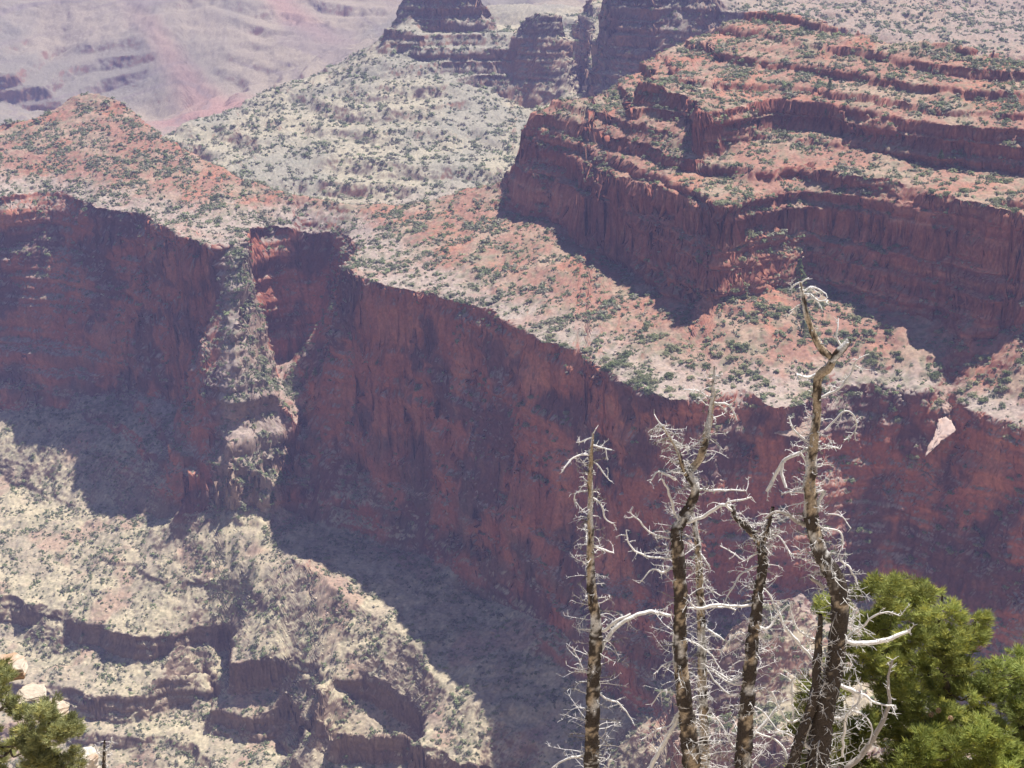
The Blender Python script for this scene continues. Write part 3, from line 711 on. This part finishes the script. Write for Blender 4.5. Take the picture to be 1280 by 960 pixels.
def dead_tree(label, y0, trunks, branches, ntwig, zone, seed, darkness, twl=(.14, .42), cat='dead tree', extra_dark=None):
    g = np.random.default_rng(seed); s1 = y0 / .9 / F_PX
    root = bpy.data.objects.new('dead_fir', None); COL.objects.link(root); root.empty_display_size = .3
    tk = trunks[0][-1]; bp = at_y(tk[0], tk[1], y0); root.location = bp; tag(root, label, cat, 'dead firs at the canyon edge')
    bpy.context.view_layer.update()
    off = np.array(bp)
    def put(name, bag, mat, kind=None):
        me = bag.mesh(name); co = np.empty(len(me.vertices) * 3, np.float32); me.vertices.foreach_get('co', co)
        co = co.reshape(-1, 3) - off.astype(np.float32); me.vertices.foreach_set('co', co.ravel()); me.update()
        o = link(name, me, mat, root)
        if kind: o['kind'] = kind
        return o
    spines = []
    tb = Bag(); sides = 16
    for ti, tr in enumerate(trunks):
        Q = spline(pts(tr, y0 - .02 * ti, g), .03)
        Q[:, :3] += np.stack([noise2(Q[:, 2] * 4, Q[:, 2] * 0 + seed), noise2(Q[:, 2] * 4, Q[:, 2] * 0 + seed + 9), Q[:, 2] * 0], 1) * .012
        lum = 1 + .10 * noise2(Q[:, 2] * 9, Q[:, 2] * 0 + 3.3 + seed)
        V, Fq = tube(Q[:, :3], Q[:, 3] * lum, sides, g, .035)
        # knots and bark plates
        dk = np.interp(Q[:, 2], darkness[0], darkness[1]) if isinstance(darkness, tuple) else darkness
        col, t = bark_tint(Q, V, sides, g, dk)
        cen = np.repeat(Q[:, :3], sides, 0); V = cen + (V - cen) * (1 + .14 * t + .05 * noise2(V[:, 2] * 40, V[:, 0] * 40))[:, None]
        tb.add(V, Fq, col); spines.append(Q)
        # broken stubs
        for _ in range(int(len(Q) * .22)):
            k = int(g.integers(2, len(Q) - 1)); th = g.uniform(0, 6.28); d = np.array((math.cos(th), math.sin(th), g.uniform(-.1, .6))); d /= np.linalg.norm(d)
            r = Q[k, 3]; p = Q[k, :3] + d * r * .8; l = r * .5 + g.uniform(.01, .05); rr = min(g.uniform(.004, .011), r * .5)
            V, Fq = tube([p, p + d * l * .6, p + d * l], [rr, rr * .9, rr * .4], 5); tb.add(V, Fq, PALE * g.uniform(.5, 1.1))
    put('trunk', tb, M_BARK)
    for bi, br in enumerate(branches):
        bag = Bag(); Q = spline(pts(br, y0, g, .045, .66), .035)
        Q[:, :3] += np.stack([noise2(Q[:, 0] * 9 + bi, Q[:, 2] * 9 + s) for s in (1, 2, 3)], 1) * .012
        V, Fq = tube(Q[:, :3], Q[:, 3], 8, g, .05)
        tn = PALE * g.uniform(.9, 1.1) if br[0][2] < 9 else GREY * g.uniform(.8, 1.2)
        bag.add(V, Fq, tn)
        Lp = np.linalg.norm(np.diff(Q[:, :3], axis=0), axis=1).sum()
        spurs(bag, Q, g, .0042, int(Lp / .045), .07, tint=PALE)
        for _ in range(int(Lp / .16)):
            k = int(g.integers(len(Q) // 4, len(Q))); d = g.normal(0, 1, 3); d[1] *= .6; d /= np.linalg.norm(d)
            twig(bag, Q[k, :3], d, g.uniform(.07, .2), .0055, g, g.uniform(-.12, .05), 6, PALE)
        put('branch', bag, M_WOOD)
    ntwig = int(ntwig * 2.1)
    made = 0; bag = Bag(); z0, z1 = at_y(640, zone[1], y0)[2], at_y(640, zone[0], y0)[2]
    single = []
    while made < ntwig:
        Q = spines[int(g.integers(0, len(spines))) if g.random() < .35 else 0]
        k = int(g.integers(0, len(Q)))
        if not (z0 < Q[k, 2] < z1): continue
        th = g.uniform(0, 2 * np.pi); d = np.array((math.cos(th) * 1.2, math.sin(th) * .8, g.uniform(-.25, .45))); d /= np.linalg.norm(d)
        fr_ = np.clip((z1 - Q[k, 2]) / (z1 - z0), 0, 1)
        L = g.uniform(*twl) * .92 * (.55 + .75 * fr_)
        b = Bag() if len(single) < 60 else bag
        tint = (PALE if g.random() < .68 else GREY * g.uniform(.4, 1.0)) * g.uniform(.88, 1.1)  # darker share of the twigs paints in their shaded sides
        twig(b, Q[k, :3] + d * Q[k, 3] * .6, d, L, g.uniform(.0042, .0072), g, g.choice([-.13, -.05, .08]), int(g.integers(6, 13)), tint)
        if b is not bag: single.append(b)
        made += 1
    for b in single: put('branch', b, M_WOOD)
    if bag.n: put('twig', bag, M_WOOD, 'stuff')
    return root

zz = lambda py, y: at_y(640, py, y)[2]
dead_tree('slender grey dead fir, leftmost of the dead trunks, with a small forked white tip', 16.6,
  [[(741,541,3),(739,570,6),(738,610,7.5),(738,650,8.5),(738,700,11),(740,740,13),(745,785,16),(743,830,17),(741,880,18),(740,930,19),(739,985,21),(739,1180,26)]],
  [[(738,568,4),(726,568,4),(714,574,3.5),(706,583,3),(703,590,2)], [(740,556,4),(751,560,3.5),(764,562,2.5)], [(740,547,3),(729,551,3),(720,553,2)], [(741,543,3),(744,537,2)],
   [(756,561,2.5),(759,576,2)], [(741,576,3),(750,586,3),(761,600,2)], [(740,622,3),(752,632,3.5),(757,648,3),(765,654,2)], [(742,682,4),(755,688,4),(767,691,2.5)], [(736,612,3),(722,616,2.5),(718,625,2),(730,640,1.5)],
   [(747,788,7),(757,787,7),(770,776,6),(788,768,5)], [(748,820,8),(757,800,8),(772,783,8),(790,771,7.5),(812,765,7),(838,770,6)],
   [(740,860,4),(760,874,4),(775,880,3),(790,900,2)], [(738,845,3),(728,835,3),(722,820,2),(716,808,2)], [(739,935,5),(725,945,5),(705,950,4),(690,960,3)]],
  75, (560, 970), 21, ([zz(900,16.6), zz(800,16.6), zz(640,16.6)], [.62, .55, .22]))
dead_tree('dead fir with a crooked tan and black trunk forking near its top, second from left', 16.0,
  [[(893,458,3),(892,480,5),(890,505,7),(884,540,10),(875,572,11),(862,592,12),(869,608,12),(865,628,13),(853,648,15),(846,665,16),(848,700,17),(851,740,17),(850,790,17.5),(852,840,19),(856,880,20),(861,920,22),(865,985,25),(867,1180,32)],
   [(829,533,3),(838,547,4.5),(846,562,5),(852,580,6),(858,594,7)]],
  [[(892,503,4),(904,504,4),(915,511,3.5),(921,526,2.5)], [(890,497,4),(876,491,3),(862,487,3),(853,487,2)], [(829,533,3),(822,526,2.5),(818,518,2)], [(830,532,2.5),(817,536,2),(810,541,2)],
   [(845,600,4),(832,593,4.5),(821,590,4),(812,603,2.5)], [(850,655,6),(842,635,5),(835,612,4.5),(827,598,3.5)], [(852,655,7),(868,650,7),(888,640,7),(904,631,6.5),(918,633,5)],
   [(868,613,5),(885,612,5),(905,613,4),(932,613,3)], [(846,672,4),(828,671,4),(812,665,3.5),(798,650,3),(787,640,2.5)], [(847,697,5),(825,697,4),(800,692,3.5),(785,678,3),(783,662,2)],
   [(846,705,4),(830,715,4),(815,712,3),(800,728,2)], [(858,858,7),(855,880,7.5),(846,900,8),(832,925,8.5),(818,950,9),(800,985,10)], [(852,884,4),(838,905,3.5),(822,912,3),(802,925,2)],
   [(846,770,4),(843,790,4),(842,815,4),(845,855,3)], [(856,760,3.5),(880,760,4),(900,758,4),(920,762,3)], [(852,820,3),(830,832,2.5),(817,842,2)], [(845,868,3),(828,864,2.5),(815,880,2)],
   [(860,800,3.5),(875,808,3),(890,820,3),(905,845,2)]],
  125, (466, 970), 22, ([zz(700,16.0), zz(600,16.0), zz(540,16.0)], [.55, .5, .12]))
dead_tree('mottled dead fir with a hooked bent top, third of the trunks from the left', 15.6,
  [[(916,632,5),(919,645,8),(929,655,9),(940,667,10),(950,680,12),(954,700,13),(951,722,14),(946,760,15.5),(941,800,16.5),(937,840,17.5),(934,880,19),(931,920,21),(928,985,23),(925,1180,30)],
   [(966,634,5),(962,652,6),(956,668,8),(952,684,9)]],
  [[(917,640,5),(908,630,4),(925,625,4),(940,622,3)], [(958,665,4),(975,672,3.5),(985,688,3),(992,698,2)], [(948,690,3.5),(930,700,3),(915,690,2.5),(900,682,2)], [(950,705,4),(930,715,3.5),(915,735,3),(905,755,2)],
   [(944,755,5),(920,758,5),(895,756,5),(870,760,4),(862,752,3)], [(942,782,6),(960,786,5.5),(972,770,4),(985,757,3)], [(938,840,3),(915,850,3),(900,842,3),(880,830,2)], [(936,855,4),(915,855,4),(900,845,3.5),(888,835,2.5)],
   [(934,925,7),(950,910,7),(965,893,6.5),(976,876,5)], [(930,945,4),(915,930,3.5),(902,905,3),(890,890,2)], [(940,800,3),(925,790,3),(912,800,2.5),(900,815,2)], [(935,880,3),(955,890,3),(970,910,2.5),(985,915,2)]],
  115, (640, 970), 23, .66)
dead_tree('tallest dead fir, thick dark trunk with jagged stub and curved white tip', 15.2,
  [[(1000,352,4),(1002,366,5.5),(1006,385,7),(1011,402,8),(1018,420,9),(1029,438,10),(1040,449,11),(1036,460,14),(1024,470,13),(1021,492,11.5),(1021,515,12),(1018,542,13),(1015,570,15),(1013,600,18),(1013,632,19),(1014,650,19),(1019,670,18),(1026,690,20),(1036,710,22),(1045,727,24),(1050,748,25),(1049,782,22),(1045,820,23),(1039,852,24),(1032,882,26),(1026,915,29),(1021,985,33),(1014,1180,46)],
   [(1039,452,10),(1047,442,11),(1056,432,10),(1062,425,8)],
   [(1026,768,5),(1024,800,9),(1021,830,11),(1020,856,12),(1016,880,13),(1006,905,13),(997,932,14),(991,960,16),(986,985,17),(984,1180,30)]],
  [[(1003,354,3.5),(995,355,3.5),(988,361,2.5)], [(1003,353,3),(1008,349,3),(1011,347,2)], [(1004,366,4),(1013,358,3.5),(1022,361,3.5),(1033,367,2.5)], [(1004,368,4),(1014,369,4),(1023,376,3.5),(1036,377,2.5)], [(1008,376,3.5),(1018,375,3),(1027,384,2)], [(1003,380,2),(993,385,2),(991,392,2)],
   [(1050,432,4),(1046,418,4),(1047,408,3),(1048,398,2.5)], [(1026,466,7),(1013,471,7),(1003,471,6),(994,468,5)], [(1022,498,5),(1040,491,5),(1055,480,4.5),(1066,463,4),(1070,450,3),(1087,443,2)],
   [(1030,538,4),(1042,528,4),(1054,515,3.5),(1066,518,3),(1071,530,3),(1065,544,2.5),(1054,550,2)], [(1013,553,5),(1000,545,4),(990,532,3.5),(986,520,2.5)], [(1030,556,4),(1050,561,3)],
   [(1024,556,6),(1010,560,6),(997,567,7),(982,574,7),(974,585,7),(966,600,7),(958,614,6)], [(978,577,5),(978,595,6),(982,610,5)], [(1000,566,4),(1008,580,4),(1012,592,3)],
   [(1030,613,6),(1015,616,5),(990,615,4),(975,617,3)], [(1030,614,7),(1024,628,7),(1022,640,5)], [(1012,658,9),(995,650,8),(982,642,7),(970,640,5),(955,648,4)], [(1030,660,4),(1048,664,3.5),(1054,680,3),(1047,697,2.5)],
   [(1035,642,3),(1050,645,2.5),(1063,660,2)], [(1030,735,9),(1022,728,8),(1014,722,6)], [(1050,800,8),(1072,804,8.5),(1098,802,9),(1118,796,8),(1138,788,6)], [(1058,795,5),(1076,785,5),(1092,770,4),(1108,765,3),(1126,770,2)],
   [(1050,700,4),(1063,712,4),(1072,730,3)], [(1048,856,8),(1062,862,8),(1078,868,6),(1098,880,4),(1118,882,3)],
   [(1040,975,12),(1062,958,12),(1080,940,11),(1095,918,10),(1105,897,9),(1112,875,7),(1110,850,5),(1115,826,4)], [(1035,898,7),(1055,896,6),(1070,885,5),(1076,862,4),(1072,852,3)], [(1053,946,5),(1055,915,5.5),(1060,892,5),(1072,880,4)],
   [(1064,888,3.5),(1082,895,3),(1090,912,3),(1086,930,2)], [(1022,832,6),(1008,815,6),(992,795,6),(978,777,5),(968,755,4),(955,735,3)], [(1014,905,8),(1006,918,8),(1008,932,8),(1020,938,6)],
   [(992,900,4),(990,870,4),(990,850,3)], [(1000,900,5),(985,902,5),(972,880,4),(965,865,3)], [(1020,800,4),(1000,790,3.5),(990,770,3.5),(988,752,3)], [(985,960,5),(980,935,5),(968,925,4),(945,915,3)]],
  150, (520, 970), 24, ([zz(900,15.2), zz(780,15.2), zz(700,15.2), zz(560,15.2)], [1.0, .85, .5, .3]))
dead_tree('pale bleached dead fir half hidden behind the crooked trunk', 19.0,
  [[(866,640,5),(870,665,8),(873,700,10),(875,740,11),(877,790,12),(878,850,13),(880,920,14),(882,985,16),(883,1130,22)]],
  [[(872,690,4),(882,700,4),(888,712,3)], [(874,720,4),(886,735,3),(900,745,2)], [(876,780,4),(890,790,4),(905,800,3)], [(879,830,4),(892,850,3.5),(912,868,3)]],
  85, (650, 970), 25, .25, (.10, .3))
dead_tree('small brown dead sapling at the bottom left beside the pale rock', 25.0,
  [[(131,925,2),(130,940,4),(130,960,5),(130,1020,7)]],
  [[(130,950,2.5),(122,940,2),(118,930,1.5)], [(131,945,2.5),(138,932,2),(141,922,1.5)]], 22, (925, 985), 26, .8, (.1, .28))

# ------------------------------------------------------------------ pinyon pines
def needle_proto(seed, nb=14, L=.055, wd=.010):
    g = np.random.default_rng(seed); V = []; 
    for _ in range(nb):
        d = g.normal(0, 1, 3); d[2] = abs(d[2]) * .9 + .15; d /= np.linalg.norm(d); a = np.cross(d, g.normal(0, 1, 3)); a /= np.linalg.norm(a)
        l = L * g.uniform(.7, 1.15); c = d * l
        V += [a * wd * .3, c * .55 + a * wd * .5, c, c * .55 - a * wd * .5]
    return np.array(V, np.float32), np.arange(nb * 4).reshape(-1, 4)
def inside(poly, x, y):
    r = np.zeros(len(x), bool); n = len(poly)
    for i in range(n):
        x1, y1 = poly[i]; x2, y2 = poly[(i + 1) % n]
        c = ((y1 > y) != (y2 > y)) & (x < (x2 - x1) * (y - y1) / (y2 - y1 + 1e-9) + x1); r ^= c
    return r
M_PINE = leaf_mat('pine_needles', trans=.28); M_PBARK = attr_mat('pine_bark', 30.0, .3, bump=.01); M_CONE = attr_mat('cone_scales', 60., .3)
def pinyon(label, y0, poly, depth, nclump, trunk, seed, cr=(.10, .20), tufts=70, cones=(), col=(.17, .185, .055), scale=1.0, group='pinyon pines'):
    g = np.random.default_rng(seed)
    poly = np.array(poly, float)
    root = bpy.data.objects.new('pinyon_pine', None); COL.objects.link(root); bp = at_y(trunk[-1][0], trunk[-1][1], y0)
    root.location = bp; tag(root, label, 'pine tree', group); off = np.array(bp, np.float32)
    def put(name, me, mat):
        co = np.empty(len(me.vertices) * 3, np.float32); me.vertices.foreach_get('co', co)
        me.vertices.foreach_set('co', (co.reshape(-1, 3) - off).ravel()); me.update(); return link(name, me, mat, root)
    x0, y0p, x1, y1p = poly[:, 0].min(), poly[:, 1].min(), poly[:, 0].max(), poly[:, 1].max()
    nclump = int(nclump * 1.2); tufts = int(tufts * .95); col = tuple(c * 1.85 for c in col)
    cen = []; cxm, cym = poly.mean(0)
    pen = .5 * (cr[0] + cr[1]) / (y0 / .9) * F_PX * .22
    tries = 0
    while len(cen) < nclump and tries < 20000:
        tries += 1
        px, py = g.uniform(x0, x1), g.uniform(y0p, y1p)
        th = np.linspace(0, 6.28, 6)
        if not inside(poly, px + pen * np.cos(th), py + pen * np.sin(th)).all(): continue
        ex_ = max(0, 1 - ((px - cxm) / (x1 - x0) * 1.9) ** 2) ** .5
        dy = g.uniform(-1, 1) * depth * (.35 + .65 * ex_)
        p = at_y(px, py, y0 + dy)
        if noise2(p[0] * 2.2 + seed, p[2] * 2.2 + p[1] * 1.0) < -.42: continue
        if cen and np.min(np.linalg.norm(np.array(cen) - p, axis=1)) < cr[0] * .62: continue
        cen.append(p)
    cen = np.array(cen)
    # limbs: trunk, then every clump joined to the nearest wood already there (from the trunk outwards)
    wood = Bag(); T = spline(pts(trunk, y0, g, .02), .05)
    V, Fq = tube(T[:, :3], T[:, 3], 10, g, .06); wood.add(V, Fq, (.11, .085, .065))
    nodes = [q[:3] for q in T]; orad = [q[3] for q in T]
    for p in cen[np.argsort(np.linalg.norm(cen - T[len(T) // 2, :3], axis=1))]:
        N = np.array(nodes); dd = np.linalg.norm(N - p, axis=1) + np.maximum(0, N[:, 2] - p[2]) * 1.2; k = int(np.argmin(dd)); a = N[k]
        m = (a + p) / 2 + np.array((g.normal(0, .05), g.normal(0, .05), -.07)); r = max(.006, min(orad[k] * .72, .035))
        S = spline([(*a, r), (*m, r * .8), (*p, r * .55)], .06)
        V, Fq = tube(S[:, :3], S[:, 3], 6, g, .05); wood.add(V, Fq, np.array((.10, .08, .065)) * g.uniform(.8, 1.5))
        for q in S[2::2]: nodes.append(q[:3]); orad.append(r * .8)
    me = wood.mesh('trunk'); put('trunk', me, M_PBARK)
    pro = [needle_proto(s, L=.082 * scale, wd=.0105 * scale) for s in range(5)]
    VV, FF, CC = [], [], []; n0 = 0
    for p in cen:
        R_ = g.uniform(*cr); n = int(tufts * (R_ / cr[1]) ** 1.6)
        d = g.normal(0, 1, (n, 3)); d /= np.linalg.norm(d, axis=1, keepdims=True); d[:, 2] *= .72
        sub = g.normal(0, .5, (7, 3)); sub /= np.linalg.norm(sub, axis=1, keepdims=True)
        kk_ = g.integers(0, 7, n); c = p + (sub[kk_] * .55 + d * .55 * g.uniform(.65, 1.0, n)[:, None]) * R_
        hue = g.uniform(.6, 1.3) ; yel = g.random(n)
        for j in range(n):
            V, Fq = pro[int(g.integers(0, 5))]; o_ = (c[j] - p); o_ = o_ / max(np.linalg.norm(o_), 1e-6)
            az = g.uniform(0, 6.28); ca, sa = math.cos(az), math.sin(az)
            Vr = np.stack([V[:, 0] * ca - V[:, 1] * sa, V[:, 0] * sa + V[:, 1] * ca, V[:, 2]], 1) + (V[:, 2:3] * o_[None] * np.array((.9, .9, .2)))
            VV.append(Vr + c[j]); FF.append(Fq + n0); n0 += len(V)
            cc = np.array(col) * hue * (np.array((1.25, 1.12, .9)) if yel[j] > .72 else 1.0)
            CC.append(np.broadcast_to(cc.astype(np.float32), (len(V), 3)))
    me = mesh_np('crown', np.concatenate(VV), np.concatenate(FF), np.concatenate(CC), smooth=False); put('crown', me, M_PINE)
    for (px, py) in cones:
        b = Bag()
        c = at_y(px, py, y0 - depth - .08)
        for q in range(26):
            t = q / 25; a = q * 2.4; rr = .028 * math.sin(math.pi * (.12 + .8 * t)); pp = c + np.array((math.cos(a) * rr, math.sin(a) * rr, (t - .5) * .06))
            b.add(IV * .0095 + pp, np.array(IF)[:, [0, 1, 2, 2]], (.42, .27, .17))
        me = b.mesh('cone', False); put('cone', me, M_CONE)
    return root
pinyon('bushy bright green pine right behind the tall dark dead trunk', 18.3,
  [(1030,755),(1062,745),(1085,735),(1102,722),(1125,722),(1140,716),(1158,718),(1164,738),(1180,758),(1195,752),(1205,768),(1230,766),(1246,784),(1240,800),(1225,815),(1215,850),(1240,900),(1240,1020),(1030,1020),(1035,960),(1040,900),(1030,860),(1038,800)],
  .95, 210, [(1178,745,3),(1172,800,6),(1182,850,10),(1190,900,14),(1180,960,20),(1172,1090,26)], 31, cones=((1173,888),(1188,898),(1164,893)), tufts=78)
pinyon('green pine cut by the right edge of the view', 19.2,
  [(1200,885),(1218,850),(1258,825),(1272,812),(1290,797),(1330,770),(1400,790),(1430,900),(1430,1020),(1215,1020),(1212,960),(1225,900)],
  1.0, 190, [(1300,800,4),(1288,860,10),(1280,910,16),(1275,960,20),(1275,1080,26)], 32, tufts=74, col=(.155, .18, .055))
pinyon('low yellow green pine top in the bottom right foreground', 16.9,
  [(1112,985),(1120,935),(1140,912),(1175,905),(1205,915),(1235,905),(1262,925),(1275,985),(1250,1040),(1130,1040)],
  .5, 60, [(1180,930,4),(1185,980,10),(1185,1110,16)], 33, tufts=74, col=(.17, .195, .05))
pinyon('small green pine filling the gap left of the thick dark trunk', 17.4,
  [(965,985),(968,930),(985,905),(1005,885),(1012,850),(1025,838),(1035,870),(1040,940),(1040,985)],
  .4, 34, [(1012,880,3),(1008,940,8),(1005,1120,12)], 34, tufts=66)
pinyon('dusty olive pine with a dark hollow, furthest left at the bottom', 23.6,
  [(-90,860),(-40,825),(-10,812),(14,835),(28,862),(46,875),(48,905),(45,985),(-100,1000)],
  .8, 75, [(-20,840,4),(-10,900,10),(-5,1000,16)], 35, tufts=70, col=(.17, .175, .075), scale=1.15, group='olive pines at the left')
pinyon('rounded dusty olive pine just left of the bottom pale rock', 22.6,
  [(30,880),(48,868),(66,872),(80,886),(92,905),(100,930),(98,965),(85,1010),(20,1010),(22,930)],
  .55, 46, [(62,885,3),(60,940,8),(60,1010,12)], 36, tufts=70, col=(.17, .175, .08), scale=1.15, group='olive pines at the left')

# ------------------------------------------------------------------ pale rocks in the left foreground
def rock(label, px, py, y, size, seed, rz=0.0, col=(.50, .42, .33)):
    bm = __import__('bmesh').new(); bmesh = __import__('bmesh'); bmesh.ops.create_cube(bm, size=1.0)
    bmesh.ops.subdivide_edges(bm, edges=bm.edges[:], cuts=11, use_grid_fill=True)
    co = np.array([v.co[:] for v in bm.verts]); g = np.random.default_rng(seed)
    ln = np.linalg.norm(co, axis=1, keepdims=True); co = co * .62 + co / ln * .5 * .38
    for k in range(9):
        d = g.normal(0, 1, 3); d /= np.linalg.norm(d); h = g.uniform(.33, .47); s = co @ d - h; co = co - np.maximum(s, 0)[:, None] * d
    co = co * (1 + .05 * noise2(co[:, 0] * 5 + seed, co[:, 2] * 5 + co[:, 1] * 3))[:, None]
    co[:, 2] += .02 * noise2(co[:, 2] * 26, co[:, 0] * 3 + seed)
    lay = .03 * np.sign(noise2(co[:, 2] * 9 + seed, co[:, 2] * 0)); co[:, :2] *= (1 + lay)[:, None]
    co *= np.array(size)
    for v, c in zip(bm.verts, co): v.co = c.tolist()
    me = bpy.data.meshes.new('rock'); bm.to_mesh(me); bm.free()
    n = fbm(co[:, 0] + seed, co[:, 1] + co[:, 2], .5, 3, 500); cc = mix(np.array(col)[None].repeat(len(co), 0), np.array((.42, .27, .17))[None].repeat(len(co), 0), sstep(0, .7, n))
    a = me.attributes.new('tint', 'FLOAT_COLOR', 'POINT'); a.data.foreach_set('color', np.c_[cc, np.ones(len(cc))].astype(np.float32).ravel())
    o = link('boulder', me, M_BLK2); p = at_y(px, py, y); o.location = p; o.rotation_euler = (g.uniform(-.1, .1), g.uniform(-.1, .1), rz)
    tag(o, label, 'rock', 'pale rocks in the left foreground')
M_BLK2 = attr_mat('pale_sandstone', 12.0, .16, bump=.03)
rock('big pale orange boulder at the left edge above the olive pine', 4, 834, 25.6, (.85, .8, .42), 1, .2)
rock('low pale slab stepping down right of the boulder', 42, 868, 25.2, (.6, .55, .22), 2, -.3)
rock('flat pale slab beside the olive pine, lower end of the rocky step', 66, 884, 25.0, (.55, .6, .22), 3, .4)
rock('white rock at the bottom edge right of the rounded olive pine', 106, 952, 23.5, (.42, .45, .36), 4, .5, (.66, .60, .52))
rock('small pale rock showing between the two olive pines', 20, 880, 24.6, (.30, .3, .22), 5, .1)
